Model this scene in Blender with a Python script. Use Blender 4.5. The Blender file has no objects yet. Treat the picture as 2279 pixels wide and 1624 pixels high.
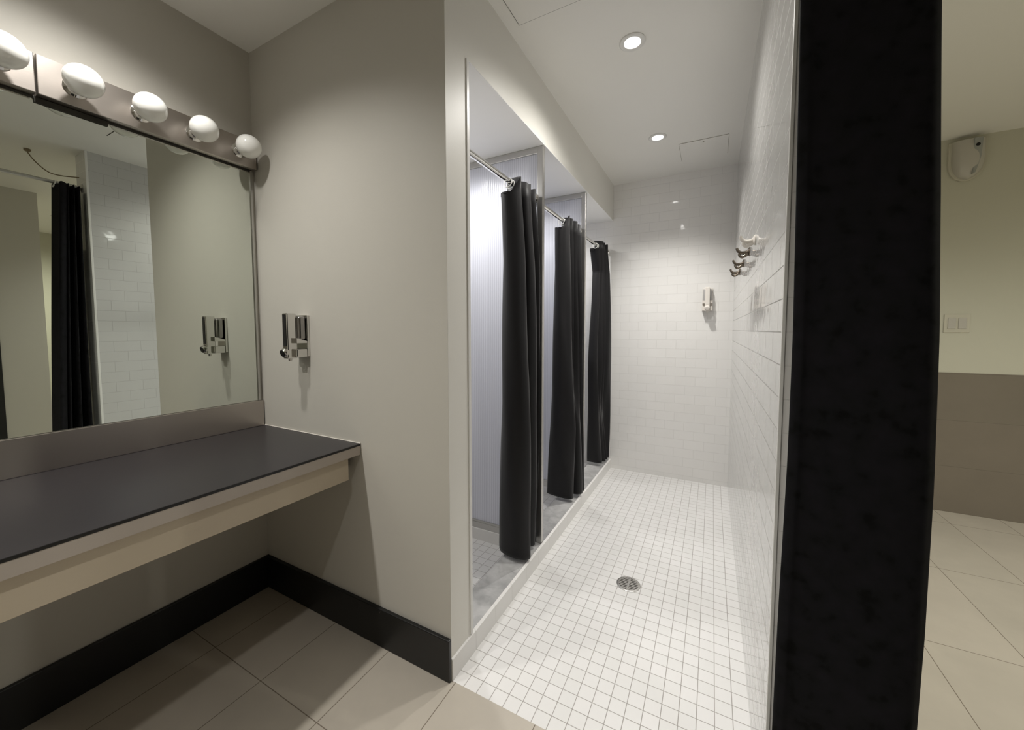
import bpy, bmesh, math, random
from mathutils import Vector, Matrix
random.seed(7)
C = bpy.context.scene.collection
SC = bpy.context.scene
PI = math.pi

# ------------------------------------------------------------------ camera
H = 1.26
F_PX, W_PX = 844.98, 2279.0
yaw, pitch, roll = (math.radians(a) for a in (27.7702, 3.3317, -0.056))
fw = Vector((-math.sin(yaw)*math.cos(pitch), math.cos(yaw)*math.cos(pitch), -math.sin(pitch)))
rt = Vector((math.cos(yaw), math.sin(yaw), 0))
up = rt.cross(fw)
r2 = rt*math.cos(roll) + up*math.sin(roll)
u2 = -rt*math.sin(roll) + up*math.cos(roll)
cd = bpy.data.cameras.new('camera')
cam = bpy.data.objects.new('camera', cd)
C.objects.link(cam)
cd.sensor_width = 36.0
cd.lens = F_PX/W_PX*36.0
cd.shift_y = -28.1/W_PX
cd.clip_start = 0.02
M = Matrix((( r2.x, u2.x, -fw.x, 0), (r2.y, u2.y, -fw.y, 0), (r2.z, u2.z, -fw.z, H), (0, 0, 0, 1)))
cam.matrix_world = M
SC.camera = cam

# ------------------------------------------------------------------ world, exposure
wd = bpy.data.worlds.new('world'); SC.world = wd
wd.use_nodes = True
wd.node_tree.nodes['Background'].inputs[0].default_value = (0.9, 0.9, 0.85, 1)
wd.node_tree.nodes['Background'].inputs[1].default_value = 0.0
vs = SC.view_settings
vs.view_transform = 'Standard'; vs.look = 'None'; vs.gamma = 1.0; vs.use_curve_mapping = False
vs.exposure = 0.0
try:
    SC.cycles.max_bounces = 9; SC.cycles.diffuse_bounces = 6; SC.cycles.glossy_bounces = 4; SC.cycles.adaptive_threshold = 0.03
    SC.cycles.sample_clamp_indirect = 4.0
    SC.cycles.caustics_reflective = True; SC.cycles.caustics_refractive = False
except Exception: pass

# ------------------------------------------------------------------ places (metres)
XM, YB, XC, YE, XR = -1.914, 1.047, -0.799, 3.446, 0.141     # mirror wall, alcove wall, shower line, far wall, tiled wall
ZC, ZB = 2.53, 2.224                                          # ceiling, stall soffit
YJ = 1.178                                                    # jamb behind alcove wall
P1, P2 = 1.89, 2.65                                           # stall partitions
XS = -1.76                                                    # stall back
YR = 3.685                                                    # lobby far wall
XW = 0.335                                                    # outer side of the tiled wall
XL, YN = 3.9, -1.7                                            # lobby extents
# ceiling lights: (x, y, z, watts, cone deg, colour)
WARM = (1.0, 0.97, 0.92); COOL = (1.0, .985, .97)
LIGHTS = [(-0.345, 1.80, ZC, 48, 158, WARM), (-0.352, 2.735, ZC, 84, 119, WARM), (-0.35, -0.06, ZC, 39, 104, WARM),
          (-1.476, 0.43, ZC, 46, 136, WARM), (-1.476, -0.70, ZC, 84, 166, WARM), (1.00, 2.05, ZC, 80, 140, (1.0,0.985,0.94)), (2.674, 1.46, ZC, 160, 168, (1.0,0.98,0.85)),  # second vanity downlight and lobby downlight: unseen lamps added for fill
          (-1.25, 1.535, ZB, 27, 170, COOL), (-1.25, 2.25, ZB, 18, 170, COOL), (-1.25, 3.02, ZB, 20, 170, COOL)]

# ------------------------------------------------------------------ materials
def mat(name, col=(.8,.8,.8), rough=.5, metal=0., spec=.5, **kw):
    m = bpy.data.materials.new(name); m.use_nodes = True
    b = m.node_tree.nodes['Principled BSDF']
    b.inputs['Base Color'].default_value = (*col, 1); b.inputs['Roughness'].default_value = rough
    b.inputs['Metallic'].default_value = metal; b.inputs['Specular IOR Level'].default_value = spec
    for k, v in kw.items(): b.inputs[k.replace('_', ' ')].default_value = v
    return m
def N(m, t, **kw):
    n = m.node_tree.nodes.new(t)
    for k, v in kw.items(): setattr(n, k, v)
    return n
def L(m, a, b): m.node_tree.links.new(a, b)
def bsdf(m): return m.node_tree.nodes['Principled BSDF']
def coords(m, ax, off=(0,0), sc=(1,1)):
    tc = N(m, 'ShaderNodeTexCoord'); sp = N(m, 'ShaderNodeSeparateXYZ'); cb = N(m, 'ShaderNodeCombineXYZ')
    L(m, tc.outputs['Object'], sp.inputs[0])
    for i, a in enumerate(ax):
        ma = N(m, 'ShaderNodeMath', operation='MULTIPLY_ADD')
        ma.inputs[1].default_value = sc[i]; ma.inputs[2].default_value = -off[i]*sc[i]
        L(m, sp.outputs['XYZ'.index(a)], ma.inputs[0]); L(m, ma.outputs[0], cb.inputs[i])
    return cb.outputs[0]
def noise(m, scale, detail=3, vec=None, rough=.5):
    n = N(m, 'ShaderNodeTexNoise'); n.inputs['Scale'].default_value = scale
    n.inputs['Detail'].default_value = detail; n.inputs['Roughness'].default_value = rough
    if vec is None:
        tc = N(m, 'ShaderNodeTexCoord'); vec = tc.outputs['Object']
    L(m, vec, n.inputs['Vector']); return n
def mix(m, fac, a, b):
    n = N(m, 'ShaderNodeMix', data_type='RGBA')
    for s, v in ((0, fac), (6, a), (7, b)):
        if hasattr(v, 'links') or hasattr(v, 'is_output'): L(m, v, n.inputs[s])
        else: n.inputs[s].default_value = v if s == 0 else (*v, 1)
    return n.outputs[2]
def ramp(m, fac, stops):
    r = N(m, 'ShaderNodeValToRGB'); L(m, fac, r.inputs[0])
    e = r.color_ramp.elements
    while len(e) < len(stops): e.new(.5)
    for i, (p, c) in enumerate(stops): e[i].position = p; e[i].color = (*c, 1)
    return r.outputs[0]
def bump(m, h, dist, strength=1.0, nrm=None):
    b = N(m, 'ShaderNodeBump'); b.inputs['Distance'].default_value = dist; b.inputs['Strength'].default_value = strength
    L(m, h, b.inputs['Height'])
    if nrm is not None: L(m, nrm, b.inputs['Normal'])
    L(m, b.outputs[0], bsdf(m).inputs['Normal']); return b.outputs[0]
def paint(name, col, rough=.55, var=.03):
    m = mat(name, col, rough)
    n = noise(m, 2.2, 4); c2 = tuple(c*(1-var) for c in col)
    L(m, mix(m, n.outputs[0], col, c2), bsdf(m).inputs['Base Color'])
    g = noise(m, 260, 2); bump(m, g.outputs[0], .0004, .35)
    return m
def tiles(name, ax, off, bw, rh, mort, c1, c2, grout, rough, offset=.5, gbump=.0008, wav=0., smooth=.15, spec=.5, cvar=None):
    m = mat(name, c1, rough, spec=spec)
    v = coords(m, ax, off)
    b = N(m, 'ShaderNodeTexBrick'); b.offset = offset; b.offset_frequency = 2; b.squash = 1
    b.inputs['Color1'].default_value = (*c1, 1); b.inputs['Color2'].default_value = (*c2, 1); b.inputs['Mortar'].default_value = (*grout, 1)
    b.inputs['Scale'].default_value = 1; b.inputs['Mortar Size'].default_value = mort
    b.inputs['Mortar Smooth'].default_value = smooth; b.inputs['Bias'].default_value = 0
    b.inputs['Brick Width'].default_value = bw; b.inputs['Row Height'].default_value = rh
    L(m, v, b.inputs['Vector'])
    col = b.outputs['Color']
    if cvar:
        n = noise(m, cvar[0], 6, rough=.6)
        mx = N(m, 'ShaderNodeMix', data_type='RGBA', blend_type='MULTIPLY'); mx.inputs[0].default_value = 1
        L(m, col, mx.inputs[6]); L(m, ramp(m, n.outputs[0], [(.3, (cvar[1],)*3), (.7, (1,1,1))]), mx.inputs[7]); col = mx.outputs[2]
    L(m, col, bsdf(m).inputs['Base Color'])
    inv = N(m, 'ShaderNodeMath', operation='SUBTRACT'); inv.inputs[0].default_value = 1; L(m, b.outputs['Fac'], inv.inputs[1])
    rr = N(m, 'ShaderNodeMath', operation='MULTIPLY_ADD'); rr.inputs[1].default_value = .6; rr.inputs[2].default_value = rough
    L(m, b.outputs['Fac'], rr.inputs[0]); L(m, rr.outputs[0], bsdf(m).inputs['Roughness'])
    nn = bump(m, inv.outputs[0], gbump, .6)
    if wav:
        n = noise(m, 11, 1); bump(m, n.outputs[0], wav, .8, nn)
    return m

CREAM = (.52, .50, .452)
m_paint = paint('cream paint', CREAM)
m_paint_white = paint('white paint', (.76, .745, .69), .45)
m_ceil = paint('ceiling paint', (.86, .85, .81), .7)
m_lobby = paint('lobby paint', (.56, .55, .455), .6)
m_base = mat('black baseboard', (.006, .006, .006), .42)
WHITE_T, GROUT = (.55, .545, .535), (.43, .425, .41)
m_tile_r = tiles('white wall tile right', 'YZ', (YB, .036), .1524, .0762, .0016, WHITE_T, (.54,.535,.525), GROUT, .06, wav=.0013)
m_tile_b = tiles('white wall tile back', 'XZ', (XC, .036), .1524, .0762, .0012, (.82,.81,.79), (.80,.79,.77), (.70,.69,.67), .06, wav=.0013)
m_mosaic = tiles('white mosaic', 'XY', (XC, YB-.0025), .05242, .05242, .0013, (.78,.77,.76), (.75,.745,.73), (.36,.34,.32), .25, offset=0, gbump=.0006)
m_floor = tiles('beige floor tile', 'XY', (-1.0937, .7249), .3125, .682, .0016, (.50,.455,.39), (.48,.44,.375), (.20,.165,.13), .38, offset=0, gbump=.0005, cvar=(3.5, .88))
m_wains = tiles('taupe wall tile', 'XZ', (.75, 0), .62, .3205, .0012, (.21,.18,.145), (.20,.175,.14), (.16,.14,.11), .35, offset=0, gbump=.0004, cvar=(3, .9))
m_cove = tiles('white cove tile', 'YZ', (YB, -.5), .1524, 2.0, .0007, (.82,.81,.79), (.80,.79,.77), (.5,.49,.47), .2, offset=0)
m_marble = mat('grey veined marble', (.5,.5,.49), .28)
_n = noise(m_marble, 5, 8, rough=.65)
_w = N(m_marble, 'ShaderNodeTexNoise'); _w.inputs['Scale'].default_value = 9; _w.inputs['Distortion'].default_value = .5
_tc = N(m_marble, 'ShaderNodeTexCoord'); L(m_marble, _tc.outputs['Object'], _w.inputs['Vector'])
L(m_marble, mix(m_marble, .5, (0,0,0), (1,1,1)), bsdf(m_marble).inputs['Base Color'])
_a = ramp(m_marble, _n.outputs[0], [(.3, (.30,.30,.30)), (.65, (.56,.555,.545))])
_b = ramp(m_marble, _w.outputs[0], [(.42, (1,1,1)), (.5, (.86,.86,.86)), (.58, (1,1,1))])
_mx = N(m_marble, 'ShaderNodeMix', data_type='RGBA', blend_type='MULTIPLY'); _mx.inputs[0].default_value = 1
L(m_marble, _a, _mx.inputs[6]); L(m_marble, _b, _mx.inputs[7]); L(m_marble, _mx.outputs[2], bsdf(m_marble).inputs['Base Color'])
m_panel = mat('ribbed white plastic sheet', (.70, .71, .76), .22)
_v = coords(m_panel, 'X', (0,), (1,))
_wv = N(m_panel, 'ShaderNodeTexWave', bands_direction='X'); _wv.inputs['Scale'].default_value = 2*PI/20/.0127
L(m_panel, _v, _wv.inputs['Vector'])
L(m_panel, mix(m_panel, _wv.outputs['Fac'], (.62,.63,.68), (.86,.87,.92)), bsdf(m_panel).inputs['Base Color'])
bump(m_panel, _wv.outputs['Fac'], .0012, .5)
_tr = N(m_panel, 'ShaderNodeBsdfTranslucent'); _tr.inputs[0].default_value = (.86,.87,.93,1)
_ms = N(m_panel, 'ShaderNodeMixShader'); _ms.inputs[0].default_value = .4
_out = [n for n in m_panel.node_tree.nodes if n.type == 'OUTPUT_MATERIAL'][0]
L(m_panel, bsdf(m_panel).outputs[0], _ms.inputs[1]); L(m_panel, _tr.outputs[0], _ms.inputs[2]); L(m_panel, _ms.outputs[0], _out.inputs['Surface'])
m_alu = mat('satin aluminium', (.55, .54, .52), .33, 1.0)
m_alu_white = mat('off white metal trim', (.74, .735, .71), .35)
m_chrome = mat('chrome', (.75, .74, .72), .07, 1.0)
m_smoke = mat('grey chrome', (.34,.33,.32), .16, 1.0)
m_darkchrome = mat('smoked plastic', (.02, .02, .02), .1)
m_steel = mat('brushed steel', (.52, .475, .44), .34, 1.0)
_tc = coords(m_steel, 'YZ', (0,0), (3, 220)); _g = noise(m_steel, 1.0, 3, _tc); bump(m_steel, _g.outputs[0], .0002, .3)
m_mirror = mat('mirror glass', (.76, .795, .735), .0, 1.0)
m_lam = mat('black laminate', (.024, .0215, .025), .33, spec=.4)
_g = noise(m_lam, 420, 2); bump(m_lam, _g.outputs[0], .0002, .25)
m_lam_edge = mat('black edge', (.008, .008, .008), .35)
m_edge = mat('pale edge strip', (.44, .39, .345), .4)
m_apron = mat('beige apron', (.50, .43, .33), .5)
m_curt = mat('black vinyl curtain', (.0035, .003, .004), .55, spec=.30, Sheen_Weight=.1)
_g = noise(m_curt, 6, 3); bump(m_curt, _g.outputs[0], .006, .4)
m_cloth = mat('black fabric', (.005, .005, .006), .9, spec=.2)
_g = noise(m_cloth, 38, 4); L(m_cloth, ramp(m_cloth, _g.outputs[0], [(.32, (.0008,.0008,.0008)), (.42, (.005,.005,.006)), (.75, (.009,.008,.011))]), bsdf(m_cloth).inputs['Base Color'])
m_bulb = mat('opal white glass', (.92, .92, .89), .13, Coat_Weight=.6)
m_plastic = mat('white plastic', (.72, .68, .63), .3)
m_plastic2 = mat('ivory plastic', (.56, .54, .45), .35)
m_greyplastic = mat('grey plastic', (.34, .35, .33), .35)
m_clear = mat('translucent grey plastic', (.42, .41, .40), .2)
m_fresh = mat('off white plastic', (.52, .50, .45), .22)
m_black = mat('black plastic', (.005, .005, .005), .4)
m_hook = mat('bronze toned steel hook', (.20, .17, .14), .25, 1.0)
m_dark = mat('dark gap', (.04, .038, .03), .8)
m_line = mat('grey seam', (.34, .33, .27), .8)
m_cable = mat('cable brown', (.22, .17, .10), .6)
def emis(name, col, s):
    m = bpy.data.materials.new(name); m.use_nodes = True
    nt = m.node_tree; nt.nodes.clear()
    e = nt.nodes.new('ShaderNodeEmission'); o = nt.nodes.new('ShaderNodeOutputMaterial')
    e.inputs[0].default_value = (*col, 1); e.inputs[1].default_value = s
    nt.links.new(e.outputs[0], o.inputs[0]); return m
m_lens = emis('lit lamp lens', (1, .98, .93), 14.0)

# ------------------------------------------------------------------ builders
def obj(name, bm, m, parent=None, smooth=False, bevel=0, seg=2):
    me = bpy.data.meshes.new(name)
    if bevel:
        bmesh.ops.bevel(bm, geom=[e for e in bm.edges], offset=bevel, segments=seg, affect='EDGES', profile=.5)
    bmesh.ops.recalc_face_normals(bm, faces=bm.faces[:])
    bm.to_mesh(me); bm.free()
    me.materials.append(m)
    if smooth:
        for p in me.polygons: p.use_smooth = True
        try: me.set_sharp_from_angle(angle=math.radians(40))
        except Exception: pass
    o = bpy.data.objects.new(name, me); C.objects.link(o)
    if parent is not None:
        o.parent = parent
        o.location = -parent.location if parent.rotation_euler.z == 0 else (0, 0, 0)
    return o
def box(x0, x1, y0, y1, z0, z1, bm=None):
    bm = bm or bmesh.new()
    vs_ = [bm.verts.new((x, y, z)) for x in (x0, x1) for y in (y0, y1) for z in (z0, z1)]
    for f in ((0,1,3,2), (4,6,7,5), (0,4,5,1), (2,3,7,6), (0,2,6,4), (1,5,7,3)):
        bm.faces.new([vs_[i] for i in f])
    return bm
def frame_dirs(d):
    d = Vector(d).normalized(); a = Vector((0, 0, 1)) if abs(d.z) < .9 else Vector((1, 0, 0))
    u = d.cross(a).normalized(); return d, u, d.cross(u)
def lathe(prof, origin, axis=(0,0,1), n=32, bm=None):
    """prof: (radius, distance along the axis)"""
    bm = bm or bmesh.new(); d, u, v = frame_dirs(axis); o = Vector(origin); rings = []
    for r, h in prof:
        if r < 1e-6: rings.append([bm.verts.new(o + d*h)]); continue
        rings.append([bm.verts.new(o + d*h + u*(r*math.cos(2*PI*k/n)) + v*(r*math.sin(2*PI*k/n))) for k in range(n)])
    for a, b in zip(rings, rings[1:]):
        if len(a) == 1 and len(b) == 1: continue
        for k in range(n):
            q = (k+1) % n
            if len(a) == 1: bm.faces.new((a[0], b[k], b[q]))
            elif len(b) == 1: bm.faces.new((a[k], b[0], a[q]))
            else: bm.faces.new((a[k], b[k], b[q], a[q]))
    for r_ in (rings[0], rings[-1]):
        if len(r_) > 1: bm.faces.new(r_)
    return bm
def tube(pts, rad, n=10, bm=None, closed=False):
    bm = bm or bmesh.new(); pts = [Vector(p) for p in pts]; rings = []
    K = len(pts); prev = None
    for i, p in enumerate(pts):
        a = pts[(i-1) % K] if (closed or i > 0) else p
        b = pts[(i+1) % K] if (closed or i < K-1) else p
        d = (b-a).normalized()
        if prev is None: _, u, v = frame_dirs(d)
        else:
            u = (prev - d*prev.dot(d)).normalized(); v = d.cross(u)
        prev = u
        r = rad[i] if isinstance(rad, (list, tuple)) else rad
        rings.append([bm.verts.new(p + u*(r*math.cos(2*PI*k/n)) + v*(r*math.sin(2*PI*k/n))) for k in range(n)])
    rng = range(K if closed else K-1)
    for i in rng:
        a, b = rings[i], rings[(i+1) % K]
        for k in range(n): q = (k+1) % n; bm.faces.new((a[k], a[q], b[q], b[k]))
    if not closed: bm.faces.new(rings[0]); bm.faces.new(rings[-1])
    return bm
def prism(poly, ax, a, b, bm=None):
    """polygon in the plane across axis ax, pushed from a to b"""
    bm = bm or bmesh.new()
    def P(p, t):
        q = list(p); q.insert('XYZ'.index(ax), t); return q
    lo = [bm.verts.new(P(p, a)) for p in poly]; hi = [bm.verts.new(P(p, b)) for p in poly]
    n = len(poly); bm.faces.new(lo); bm.faces.new(hi)
    for i in range(n): bm.faces.new((lo[i], lo[(i+1) % n], hi[(i+1) % n], hi[i]))
    return bm
def catmull(pts, n):
    out = []; K = len(pts)
    for i in range(K-1):
        p0, p1, p2, p3 = pts[max(i-1,0)], pts[i], pts[i+1], pts[min(i+2,K-1)]
        for j in range(n):
            t = j/n
            out.append(tuple(.5*((2*b) + (c-a)*t + (2*a-5*b+4*c-d)*t*t + (-a+3*b-3*c+d)*t**3) for a, b, c, d in zip(p0, p1, p2, p3)))
    out.append(tuple(pts[-1])); return out
def thing(name, label, cat, loc=(0,0,0), group=None):
    o = bpy.data.objects.new(name, None); C.objects.link(o); o.location = loc
    o.empty_display_size = .05
    tag(o, label, cat, group); return o
def tag(o, label, cat, group=None):
    o['label'] = label; o['category'] = cat
    if group: o['group'] = group
    return o
def struct(name, bm, m, label=None, parent=None, **kw):
    o = obj(name, bm, m, parent, **kw)
    if parent is None:
        o['kind'] = 'structure'
        if label: o['label'] = label
    return o
def dup(root, delta, label, group=None):
    r = root.copy(); C.objects.link(r); r.location = root.location + Vector(delta); r['label'] = label
    if group: r['group'] = group
    for ch in list(root.children):
        c = ch.copy(); C.objects.link(c); c.parent = r
        for g in list(ch.children):
            d = g.copy(); C.objects.link(d); d.parent = c
    return r

# ------------------------------------------------------------------ the setting
bm = box(XM-.1, XR, YN, YB-.0, -.1, 0); box(XR, XL, YN, YR, -.1, 0, bm)
struct('floor', bm, m_floor, 'beige rectangular stone-look tiles with thin dark joints')
struct('floor_shower', box(XS, XR, YB, YE, -.1, 0), m_mosaic, 'small square white mosaic tiles of the shower corridor')
struct('ceiling', box(XM-.1, XL, YN, YR, ZC, ZC+.1), m_ceil, 'pale painted ceiling')
struct('wall_left', box(XM-.1, XM, YN, YB, 0, ZC), m_paint, 'cream painted wall behind the long mirror')
struct('wall_jamb', box(XC-.02, XC, YB+.0005, YJ, 0, ZC), m_paint_white, 'off white painted end of the alcove wall')
struct('wall_alcove', box(XM-.1, XC-.02, YB, YJ, 0, ZC, box(XC-.02, XC-.0005, YB, YB+.0005, 0, ZC)), m_paint, 'cream painted wall at the end of the vanity counter')
struct('wall_header', box(XC-.13, XC, YJ, YE, ZB+.003, ZC), m_paint_white, 'painted beam over the shower stall openings')
m_sceil = paint('stall ceiling paint', (.86, .855, .84), .7)
struct('ceiling_stall', box(XS-.1, XC-.1301, YJ, YE, ZB, ZB+.1, box(XC-.1301, XC-.0004, YJ, YE, ZB, ZB+.003)), m_sceil, 'dropped ceiling over the shower stalls')
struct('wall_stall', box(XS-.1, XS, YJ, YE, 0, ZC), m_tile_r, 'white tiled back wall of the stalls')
struct('wall_back', box(XS-.1, XW, YE, YE+.1, 0, ZC), m_tile_b, 'white tiled end wall of the shower corridor')
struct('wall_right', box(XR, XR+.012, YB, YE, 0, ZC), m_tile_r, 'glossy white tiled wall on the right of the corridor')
struct('wall_right_return', box(XR, XW, YB-.010, YB, 0, ZC), m_tile_b, 'white tiled end face of the partition wall')
struct('wall_right_core', box(XR+.012, XW, YB, YE+.1, 0, ZC), m_paint_white, 'painted core of the tiled partition wall')
struct('wall_lobby_upper', box(XW, XL, YR, YR+.1, .968, ZC), m_lobby, 'olive cream painted wall of the lobby')
struct('wall_lobby_wainscot', box(XW, XL, YR-.006, YR+.1, 0, .968), m_wains, 'taupe tiled lower wall of the lobby')
struct('wall_east', box(XL, XL+.1, YN, YR+.1, 0, ZC), m_lobby, 'far lobby wall')
struct('wall_rear', box(XM-.1, XL, YN-.1, YN, 0, ZC), m_paint, 'wall behind the camera')
struct('wall_partition', box(1.75, 1.87, YN, 1.13, 0, ZC), m_paint, 'lobby partition wall seen in the mirror')
d = struct('door_1', box(1.735, 1.752, -.05, .86, 0, 2.05), m_base, 'dark door seen in the mirror', bevel=.004)
obj('door_handle', tube([(1.737,.78,1.0),(1.69,.78,1.0),(1.685,.74,1.0),(1.685,.67,1.0)], .009), m_chrome, d, smooth=True)
# white cove tile along the foot of the stalls and the wall end
cove = [(XC-.004, 0), (XC+.007, 0), (XC+.006, .078), (XC-.004, .085)]
struct('trim_1', prism([(x, z) for x, z in cove], 'Y', YB-.001, YE), m_cove, 'white cove tiles at the foot of the stall curb')
struct('trim_2', box(XC-.012, XC+.0045, YJ-.013, YJ+.004, .085, ZB), m_alu_white, 'slim corner trim at the stall opening', bevel=.002)
struct('trim_3', box(XR-.003, XR+.004, YB-.013, YB-.004, 0, ZC), m_alu_white, 'edge trim at the end of the tiled wall', bevel=.001)
struct('baseboard_left', box(XM, XM+.015, YN, YB, 0, .157), m_base, 'black baseboard under the counter', bevel=.003)
bm = box(XM+.015, XC+.002, YB-.0155, YB, 0, .157)
struct('baseboard_alcove', bm, m_base, 'black baseboard of the alcove wall', bevel=.003)

# ------------------------------------------------------------------ marble curb
cb = obj('marble_curb', box(XC-.144, XC+.002, YJ, YE, 0, .079), m_marble, bevel=.003)
tag(cb, 'long grey veined marble curb under the three shower curtains', 'curb')

# ------------------------------------------------------------------ stall partitions
def partition(y, label):
    t = thing('shower_partition', label, 'partition', (XC-.06, y, 0), 'ribbed plastic shower partitions')
    x0, x1 = XS, XC-.006
    obj('ribbed_panel', box(x0, x1-.012, y-.004, y+.004, .10, ZB-.03), m_panel, t)
    bm = box(x0, x1-.03, y-.012, y+.012, ZB-.036, ZB-.001)
    obj('top_rail', bm, m_alu, t, bevel=.002)
    bm = box(x0, XC-.144, y-.013, y+.013, .068, .104); box(x0, XC-.144, y-.010, y+.010, .104, .116, bm)
    obj('bottom_rail', bm, m_alu, t)
    obj('edge_post', box(x1-.032, x1, y-.013, y+.013, .079, ZB-.001), m_alu, t, bevel=.003)
    return t
partition(P1, 'ribbed white shower partition between the nearest and middle curtains')
partition(P2, 'ribbed white shower partition between the middle and farthest curtains')
for i, y in enumerate((P1, P2)):
    struct('trim_%d' % (4+i), box(XS, XC-.144, y-.02, y+.02, 0, .068), m_cove, 'white tile base under a stall partition')
# tiled stall sides
struct('wall_stall_side', box(XS, XC-.13, YJ, YJ+.008, 0, ZB), m_tile_b, 'white tiled side wall of the nearest stall')

# ------------------------------------------------------------------ shower curtains and rods
ROD_Z, ROD_X = 1.957, -.862
def rod(y0, y1, label):
    t = thing('shower_rod', label, 'curtain rod', (ROD_X, (y0+y1)/2, ROD_Z), 'chrome shower rods')
    obj('bar', tube([(ROD_X, y0, ROD_Z), (ROD_X, y1, ROD_Z)], .0125, 20), m_chrome, t, smooth=True)
    for y, s in ((y0, 1), (y1, -1)):
        obj('flange', lathe([(.03, 0), (.03, .006), (.02, .014), (.0128, .02)], (ROD_X, y, ROD_Z), (0, s, 0)), m_chrome, t, smooth=True)
    return t
rod(YJ+.008, P1-.013, 'chrome shower rod carrying the nearest black shower curtain')
rod(P1+.013, P2-.013, 'chrome shower rod carrying the middle black shower curtain')
rod(P2+.013, YE, 'chrome shower rod carrying the farthest black shower curtain')

def curtain(name, secs, label, cat, material, group=None, ringx=None, ringz=None, nring=0, rr=.02, zt_fn=None, loc=None, seed=1, hem=None, wob=.003):
    """secs: list of (z, [(x, y)...]) cross-sections, top first, equal counts"""
    rnd = random.Random(seed)
    zs = [s[0] for s in secs]; K = len(secs[0][1]); NZ = 46
    t = thing(name, label, cat, loc or (secs[0][1][K//2][0], secs[0][1][K//2][1], zs[-1]), group)
    bm = bmesh.new(); rows = []
    for i in range(NZ+1):
        f = i/NZ*(len(secs)-1); a = min(int(f), len(secs)-2); w = f-a; w = w*w*(3-2*w)*.6 + w*.4
        z = zs[a]*(1-w) + zs[a+1]*w
        pts = [(p[0]*(1-w)+q[0]*w, p[1]*(1-w)+q[1]*w) for p, q in zip(secs[a][1], secs[a+1][1])]
        cr = catmull(pts, 7)
        row = []
        for j, (x, y) in enumerate(cr):
            u = j/len(cr)
            zz = z
            if i == 0 and zt_fn: zz += zt_fn(u)
            if hem and i >= NZ-3: zz += hem(u)*(i-(NZ-4))/4
            x += wob*math.sin(7*z + 23*u + seed)
            row.append(bm.verts.new((x, y, zz)))
        rows.append(row)
    for a, b in zip(rows, rows[1:]):
        for j in range(len(a)-1): bm.faces.new((a[j], a[j+1], b[j+1], b[j]))
    o = obj('fabric', bm, material, t, smooth=True)
    md = o.modifiers.new('thick', 'SOLIDIFY'); md.thickness = .0016; md.offset = 0
    for k in range(nring):
        u = (k+.5)/nring; idx = int(u*len(rows[0])) if False else 0
        cr = catmull(secs[0][1], 7); x, y = cr[min(int((.10+.17*k)*len(cr)), len(cr)-1)]
        bm = tube([(ringx + rr*math.cos(a), y + .006*math.sin(a), ringz - rr*.45 + rr*1.15*math.sin(a)) for a in [2*PI*q/18 for q in range(18)]], .0024, 8, closed=True)
        obj('hook_ring', bm, m_alu_white, t, smooth=True)
    return t
def zig(y0, y1, xa, xb, n, jit=0., seed=0, first=None):
    r = random.Random(seed); out = []
    for k in range(n):
        f = k/(n-1)
        out.append(((xa if k % 2 == 0 else xb) + r.uniform(-jit, jit), y0+(y1-y0)*f + r.uniform(-jit, jit)*.5))
    return out
G = 'black shower curtains gathered at the stalls'
bt = lambda s: (lambda u: (-.030 if u < .2 else -.030+.085*min(1,(u-.2)/.12)) + .012*abs(math.sin(u*s)) - .02*max(0,u-.5))
s1 = [(1.925, [(-.915,1.62),(-.895,1.60),(-.865,1.60),(-.83,1.625),(-.82,1.65),(-.90,1.67),(-.905,1.70),(-.825,1.72),(-.82,1.76),(-.90,1.79),(-.82,1.82),(-.87,1.86)]),
      (1.6,   [(-.920,1.66),(-.905,1.63),(-.87,1.61),(-.82,1.63),(-.81,1.67),(-.88,1.70),(-.89,1.725),(-.82,1.74),(-.81,1.785),(-.89,1.81),(-.808,1.84),(-.86,1.868)]),
      (1.0,   [(-.945,1.69),(-.92,1.65),(-.87,1.62),(-.81,1.64),(-.793,1.69),(-.86,1.72),(-.88,1.745),(-.82,1.76),(-.80,1.80),(-.87,1.825),(-.801,1.848),(-.85,1.868)]),
      (.5,    [(-.975,1.72),(-.94,1.67),(-.88,1.635),(-.815,1.65),(-.79,1.70),(-.86,1.735),(-.89,1.76),(-.83,1.775),(-.81,1.815),(-.87,1.835),(-.815,1.85),(-.86,1.868)]),
      (.100,  [(-1.005,1.75),(-.955,1.686),(-.88,1.662),(-.815,1.672),(-.793,1.71),(-.87,1.745),(-.90,1.775),(-.84,1.79),(-.82,1.825),(-.88,1.84),(-.825,1.852),(-.88,1.868)])]
curtain('shower_curtain', s1, 'nearest black shower curtain, largest of the three, hanging over the marble curb', 'shower curtain', m_curt, G, ROD_X, ROD_Z, 2, .019, bt(19), seed=1)
s2 = [(1.932, [(-.91,2.33),(-.90,2.31),(-.87,2.31),(-.84,2.34),(-.83,2.38),(-.90,2.41),(-.83,2.44),(-.90,2.47),(-.82,2.50),(-.90,2.54),(-.82,2.58),(-.87,2.62)]),
      (1.3,   [(-.93,2.36),(-.91,2.33),(-.875,2.32),(-.84,2.35),(-.82,2.39),(-.89,2.42),(-.82,2.45),(-.895,2.48),(-.81,2.51),(-.89,2.55),(-.802,2.58),(-.86,2.625)]),
      (.6,    [(-.97,2.41),(-.94,2.38),(-.89,2.37),(-.83,2.39),(-.80,2.43),(-.86,2.45),(-.84,2.48),(-.80,2.50),(-.80,2.54),(-.86,2.56),(-.795,2.59),(-.85,2.63)]),
      (.105,  [(-1.01,2.45),(-.96,2.435),(-.89,2.425),(-.83,2.43),(-.82,2.47),(-.88,2.49),(-.86,2.52),(-.80,2.53),(-.79,2.57),(-.85,2.59),(-.786,2.612),(-.83,2.63)])]
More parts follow.
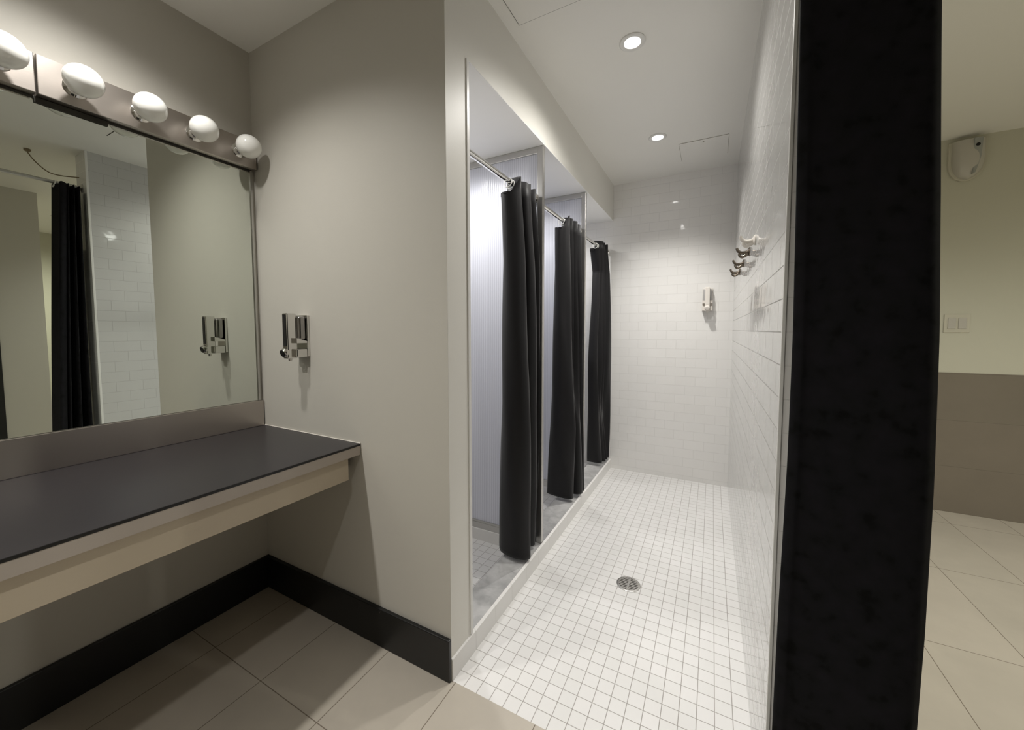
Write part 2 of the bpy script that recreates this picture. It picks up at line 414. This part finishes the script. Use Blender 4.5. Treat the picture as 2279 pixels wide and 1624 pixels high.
curtain('shower_curtain', s2, 'middle black shower curtain between the two ribbed partitions', 'shower curtain', m_curt, G, ROD_X, ROD_Z, 2, .019, bt(17), seed=2)
s3 = [(1.938, [(-.91,3.12),(-.90,3.10),(-.86,3.10),(-.83,3.13),(-.89,3.16),(-.82,3.19),(-.89,3.22),(-.82,3.25),(-.89,3.29),(-.82,3.33),(-.83,3.37),(-.86,3.41)]),
      (1.75,  [(-.91,3.20),(-.90,3.18),(-.86,3.16),(-.84,3.17),(-.89,3.19),(-.82,3.21),(-.89,3.24),(-.82,3.27),(-.89,3.31),(-.81,3.34),(-.81,3.38),(-.85,3.415)]),
      (1.0,   [(-.92,3.13),(-.91,3.11),(-.87,3.10),(-.84,3.12),(-.88,3.15),(-.81,3.18),(-.88,3.21),(-.80,3.24),(-.88,3.28),(-.80,3.32),(-.785,3.385),(-.82,3.425)]),
      (.110,  [(-.95,3.23),(-.936,3.212),(-.88,3.205),(-.84,3.21),(-.82,3.24),(-.87,3.26),(-.80,3.29),(-.87,3.31),(-.80,3.34),(-.86,3.36),(-.797,3.39),(-.83,3.42)])]
curtain('shower_curtain', s3, 'farthest black shower curtain beside the tiled end wall', 'shower curtain', m_curt, G, ROD_X, ROD_Z, 2, .019, bt(21), seed=3)

# ------------------------------------------------------------------ big black doorway curtain next to the camera
BX, BZ = .236, 2.285
t = thing('doorway_rod', 'thin metal curtain rod over the open doorway, seen in the mirror', 'curtain rod', (BX, 0, BZ))
obj('bar', tube([(BX, YN, BZ), (BX, YB-.010, BZ)], .012, 16), m_alu, t, smooth=True)
for y, s in ((YN, 1), (YB-.010, -1)):
    obj('flange', lathe([(.03, 0), (.03, .005), (.0125, .012)], (BX, y, BZ), (0, s, 0)), m_alu, t, smooth=True)
def big(yf, yb, xl, xr_, n=11):
    pts = [(xl+.014, yf+.035), (xl+.001, yf+.012), (xl+.012, yf+.002), (xl+.03, yf+.004), (xl+.09, yf+.001), (xr_-.03, yf-.001), (xr_-.002, yf+.006), (xr_-.006, yf+.03)]
    k = 6
    for i in range(k):
        f = (i+1)/k; y = yf+.035+(yb-yf-.04)*f
        pts += [(xl+.030+.022*f, y-.012), (xl+.024+.022*f, y)] if i % 2 == 0 else [(xr_-.014, y-.012), (xr_-.008, y)]
    return pts
BE = [(2.268,.905,.118,.300),(2.0,.8937,.1235,.305),(1.75,.8832,.1275,.311),(1.5,.8727,.130,.3177),(1.26,.8627,.1316,.3229),(1.0,.8517,.1295,.3235),(.75,.8412,.1245,.3205),(.5,.8307,.1205,.3135),(.25,.8202,.118,.309),(.03,.811,.118,.307)]
sb = [(z, big(y-.003, 1.025, a+.001, b-.001)) for z, y, a, b in BE]
curtain('doorway_curtain', sb, 'tall black fabric curtain gathered at the end of the tiled wall, closest to the camera', 'curtain', m_cloth, None, BX, BZ, 5, .021, lambda u: .006*math.sin(u*30), seed=5, wob=.0004)

# ------------------------------------------------------------------ vanity counter
XF, ZT = -1.2386, .806
YV0 = -1.25
t = thing('vanity_counter', 'long wall-mounted vanity counter with black top under the mirror', 'counter', ((XM+XF)/2, -.1, 0))
obj('countertop', box(XM+.002, XF-.0015, YV0, YB-.003, ZT-.004, ZT), m_lam, t)
obj('black_edge', box(XF-.0015, XF, YV0, YB-.003, ZT-.008, ZT-.0005), m_lam_edge, t)
obj('edge_strip', box(XM+.002, XF-.001, YV0, YB-.003, .762, ZT-.004), m_edge, t)
obj('apron', box(XF-.035, XF-.017, YV0, YB-.048, .670, .762), m_apron, t, bevel=.0015)
obj('underframe', box(XM+.05, XF-.06, YB-.05, YB-.02, .69, .762), m_dark, t)
bs = obj('backsplash', box(XM+.0015, XM+.018, YV0, YB-.004, ZT, .928), m_steel, t, bevel=.0015)
cl = obj('wall_sealant', tube([(XM+.02, YB-.003, ZT+.0015), (XF, YB-.003, ZT+.0015)], .0022, 8), m_plastic, t)
cl['label'] = 'thin white sealant bead along the wall'

# ------------------------------------------------------------------ mirror
t = thing('wall_mirror', 'wide frameless wall mirror above the black counter', 'mirror', (XM, -.1, .93))
obj('mirror_glass', box(XM+.001, XM+.006, YV0, YB-.022, .929, 1.994), m_mirror, t)
obj('side_frame', box(XM+.0005, XM+.012, YB-.022, YB-.014, .929, 1.994), m_alu, t)
obj('top_channel', box(XM+.0005, XM+.010, YV0, YB-.022, 1.9895, 1.9955), m_dark, t)
c_ = obj('mirror_clip', box(XM+.0005, XM+.012, .395, .56, 1.978, 1.994), m_dark, t)

# ------------------------------------------------------------------ vanity light bars
def bulb_at(y, parent):
    z, xf = 2.055, XM+.040
    s = obj('bulb_socket', lathe([(.030, 0), (.030, .003), (.024, .006), (.018, .008), (.018, .030), (.0145, .032)], (xf, y, z), (1, 0, 0)), m_chrome, parent, smooth=True)
    prof = [(.0, .124)]
    c0, R = .078, .0475
    for k in range(1, 14):
        a = k/16*PI; prof.append((R*math.sin(a), c0+R*math.cos(a)))
    prof += [(.020, .034), (.0155, .028)]
    prof[0] = (0, c0+R)
    b = obj('bulb', lathe(prof, (xf, y, z), (1, 0, 0), 36), m_bulb, parent, smooth=True)
def lightbar(y0, y1, label):
    t = thing('vanity_light_bar', label, 'light fixture', (XM, (y0+y1)/2, 2.0), 'vanity light bars above the mirror')
    obj('housing', box(XM+.0005, XM+.040, y0, y1, 1.996, 2.117), m_steel, t, bevel=.002)
    for k in range(4): bulb_at(y1 - .072 - .163*k, t)
    return t
lightbar(.398, 1.040, 'steel vanity light bar with four round opal bulbs, in the corner over the mirror')
lightbar(-.248, .394, 'steel vanity light bar cut off at the left edge of the photo')

# ------------------------------------------------------------------ soap dispensers
def dispenser(name, label, x, y, z0, mats, hh=.19):
    body, win, knob, side = mats
    t = thing(name, label, 'soap dispenser', (x, y, z0))
    X, Y, Z = x, y, z0
    obj('back_plate', box(X-.037, X+.037, Y-.012, Y-.0003, Z+.006, Z+hh-.006), body, t, bevel=.002)
    obj('side_window', box(X-.034, X+.034, Y-.046, Y-.012, Z+.075, Z+hh-.010), side, t, bevel=.012, seg=4, smooth=True)
    obj('base_block', box(X-.037, X+.037, Y-.060, Y-.012, Z+.004, Z+.040), body, t, bevel=.004)
    obj('wedge', prism([(Y-.058, Z+.064), (Y-.012, Z+.064), (Y-.012, Z+.072), (Y-.058, Z+.086)], 'X', X-.036, X+.036), body, t)
    obj('front_column', box(X-.017, X+.017, Y-.086, Y-.044, Z, Z+hh), body, t, bevel=.004)
    obj('sight_glass', box(X-.010, X+.010, Y-.0875, Y-.085, Z+.052, Z+hh-.006), win, t)
    b = obj('push_button', lathe([(.019, 0), (.019, .012), (.016, .018), (.013, .02)], (X, Y-.080, Z+.028), (0, -.95, -.3), 28), body, t, smooth=True)
    obj('button_face', lathe([(.016, .0183), (.015, .0205), (.011, .0215)], (X, Y-.080, Z+.028), (0, -.95, -.3), 24), knob, t, smooth=True)
    obj('spout', lathe([(.008, 0), (.006, .012)], (X, Y-.066, Z+.001), (0, 0, -1), 16), body, t, smooth=True)
    return t
dispenser('soap_dispenser', 'chrome soap dispenser on the cream wall beside the mirror', -1.577, YB, 1.142, (m_chrome, m_darkchrome, m_black, m_smoke))
dispenser('soap_dispenser', 'white soap dispenser on the tiled end wall of the shower corridor', -.040, YE, 1.408, (m_plastic, m_plastic, m_plastic, m_clear))

# ------------------------------------------------------------------ robe hooks on the tiled wall
def hook(y, material, label):
    z = 1.612; t = thing('robe_hook', label, 'hook', (XR, y, z), 'robe hooks on the tiled wall')
    obj('hook_plate', lathe([(.020, 0), (.020, .004), (.012, .009)], (XR-.0003, y, z), (-1, 0, 0), 24), material, t, smooth=True)
    up_ = [(XR-.005, z), (XR-.020, z-.004), (XR-.036, z-.002), (XR-.047, z+.008), (XR-.052, z+.020)]
    lo_ = [(XR-.005, z-.006), (XR-.018, z-.016), (XR-.030, z-.022), (XR-.039, z-.016), (XR-.043, z-.006)]
    def prong(p, r):
        c = catmull(p, 4); K = len(c); return tube([(a, y, b) for a, b in c], [r*(1-.45*k/K) for k in range(K)], 10)
    obj('upper_prong', prong(up_, .0095), material, t, smooth=True)
    obj('lower_prong', prong(lo_, .0085), material, t, smooth=True)
    return t
hook(1.78, m_plastic, 'pale robe hook nearest the camera on the tiled wall')
hook(2.03, m_hook, 'dark robe hook right after the pale one on the tiled wall')
hook(2.37, m_hook, 'dark robe hook in the middle of the three dark ones')
hook(2.71, m_hook, 'robe hook deepest in the corridor, farthest from the camera')

# ------------------------------------------------------------------ floor drain
DX, DY = -.335, 1.876
t = thing('floor_drain', 'round metal floor drain in the white mosaic floor', 'drain', (DX, DY, 0))
obj('drain_ring', lathe([(.057, 0), (.057, .002), (.054, .003), (.046, .003), (.046, .0008)], (DX, DY, .0002), (0,0,1), 40), m_alu, t, smooth=True)
m_drainhole = mat('drain dark', (.10,.09,.08), .7)
obj('drain_hole', lathe([(.0455, 0), (.0455, .0004)], (DX, DY, .0006)), m_drainhole, t)
bm = bmesh.new()
for k in range(-3, 4):
    w = math.sqrt(.046**2 - (k*.012)**2); box(DX-w, DX+w, DY+k*.012-.0033, DY+k*.012+.0033, .0011, .0030, bm)
box(DX-.004, DX+.004, DY-.045, DY+.045, .0011, .0028, bm)
obj('drain_grate', bm, m_alu, t)

# ------------------------------------------------------------------ ceiling access panels
def hatch(x0, x1, y0, y1, label, line, w=.003, latch=False):
    t = thing('access_panel', label, 'access panel', ((x0+x1)/2, (y0+y1)/2, ZC))
    obj('panel_plate', box(x0+w, x1-w, y0+w, y1-w, ZC-.0035, ZC-.0003), m_ceil, t)
    bm = box(x0, x1, y0, y0+w, ZC-.0018, ZC-.0002); box(x0, x1, y1-w, y1, ZC-.0018, ZC-.0002, bm)
    box(x0, x0+w, y0+w, y1-w, ZC-.0018, ZC-.0002, bm); box(x1-w, x1, y0+w, y1-w, ZC-.0018, ZC-.0002, bm)
    obj('panel_gap', bm, line, t)
    if latch: obj('latch', lathe([(.006, 0), (.006, .0015)], ((x0+x1)/2, y0+.035, ZC-.0036), (0,0,-1), 16), line, t)
    return t
hatch(-.746, -.290, 1.028, 1.484, 'large square ceiling access panel near the beam, cut off at the top of the photo', m_dark)
hatch(-.237, .065, 2.90, 3.20, 'small faint ceiling access panel by the end wall', m_line, .0025, True)

# ------------------------------------------------------------------ ceiling downlights
LBL = ['large lit downlight over the corridor drain', 'small lit downlight deeper in the corridor', 'lit downlight over the open floor beside the vanity, outside the frame',
       'lit downlight over the vanity counter, nearest the alcove wall', 'unseen fill downlight added over the vanity counter, farthest from the alcove wall', 'unseen downlight added to brighten the lobby, behind the doorway curtain', 'lit downlight in the bright room seen in the mirror',
       'downlight inside the nearest shower stall', 'downlight inside the middle shower stall', 'downlight inside the farthest shower stall']
for (x, y, z, w, sp, col), lb in zip(LIGHTS, LBL):
    t = thing('downlight', lb, 'ceiling light', (x, y, z), 'recessed ceiling downlights')
    obj('trim_ring', lathe([(.056, 0), (.056, .003), (.052, .006), (.036, .004), (.034, .0005)], (x, y, z-.0003), (0,0,-1), 40), m_alu_white, t, smooth=True)
    obj('lens', lathe([(.0335, 0), (.0335, .0012)], (x, y, z-.0008), (0,0,-1), 32), m_lens, t)
    ld = bpy.data.lights.new('downlight_lamp', 'SPOT'); ld.shadow_soft_size = .033
    ld.energy = w; ld.color = col; ld.spot_size = math.radians(sp); ld.spot_blend = 1.0
    lo = bpy.data.objects.new('downlight_lamp', ld); C.objects.link(lo); lo.parent = t; lo.location = (0, 0, -.034)

# ------------------------------------------------------------------ lobby: air freshener, light switch
AX, AZ = 1.455, 2.375
t = thing('air_freshener', 'wall-mounted air freshener high on the lobby wall', 'air freshener', (AX, YR, AZ-.13))
def shield(w0, w1, y0, y1, top, bot, n=10):
    pts = [(-w0, top), (w1, top)]
    arc = []
    for k in range(n+1):
        a = k/n*PI; cx = (w1-w0)/2; rx = (w0+w1)/2
        arc.append((cx + rx*math.cos(a), bot + .12 - .12*math.sin(a)))
    return prism([(AX+x, AZ+z) for x, z in [(-w0, top)] + [(w1, top)] + arc], 'Y', y0, y1)
obj('back_shell', shield(.088, .088, YR-.016, YR-.0003, .125, -.135), m_plastic2, t, bevel=.003)
def dome(w, h, d):
    bm = bmesh.new(); nu, nv = 16, 16; rows = []
    for i in range(nu+1):
        f = i/nu; z = .12 - .245*f
        half = w*(1 - max(0, (f-.45)/.55)**2.2)**.5 if f < 1 else .0
        half = max(half, .004); dep = d*(.55+.45*math.sin(min(1, f*1.6+.1)*PI/2))*(1-max(0,(f-.6)/.4)**2.5) + .016
        rows.append([bm.verts.new((AX + half*math.cos(PI*j/nv), YR-.015-dep*math.sin(PI*j/nv)**.7, AZ+z)) for j in range(nv+1)])
    for a, b in zip(rows, rows[1:]):
        for j in range(nv): bm.faces.new((a[j], a[j+1], b[j+1], b[j]))
    bm.faces.new(rows[0]); bm.faces.new(rows[-1])
    return bm
obj('front_cover', dome(.074, .2, .05), m_fresh, t, smooth=True)
bm = prism([(AX+.005, AZ+.118), (AX+.046, AZ+.118), (AX+.040, AZ+.0), (AX+.020, AZ-.10), (AX+.006, AZ-.11)], 'Y', YR-.076, YR-.055)
obj('sensor_strip', bm, m_greyplastic, t, bevel=.003)
obj('spray_nozzle', lathe([(.010, 0), (.010, .003), (.007, .0035)], (AX+.022, YR-.0755, AZ+.072), (0, -1, 0), 20), m_black, t)
SX, SZ = 1.4625, 1.303
t = thing('light_switch', 'double rocker light switch on the lobby wall above the taupe tiles', 'light switch', (SX, YR, SZ))
obj('switch_plate', box(SX-.062, SX+.062, YR-.007, YR-.0003, SZ-.062, SZ+.062), m_plastic2, t, bevel=.0025)
for s in (-1, 1):
    obj('rocker', box(SX+s*.025-.019, SX+s*.025+.019, YR-.012, YR-.0065, SZ-.036, SZ+.036), m_fresh, t, bevel=.002)

# ------------------------------------------------------------------ hanging cable over the doorway (mirror)
t = thing('ceiling_cable', 'thin brown cable sagging from the ceiling above the doorway, seen in the mirror', 'cable', (.46, .84, ZC))
obj('cable_cap', lathe([(.017, 0), (.017, .010), (.012, .016), (.0, .018)], (.46, .84, ZC-.0003), (0,0,-1), 24), m_cable, t, smooth=True)
pts = catmull([(.46, .84, ZC-.02), (.43, .865, 2.45), (.38, .91, 2.385), (.33, .96, 2.365), (.28, YB-.005, 2.37)], 6)
obj('cable_run', tube(pts, .0035, 8), m_cable, t, smooth=True)
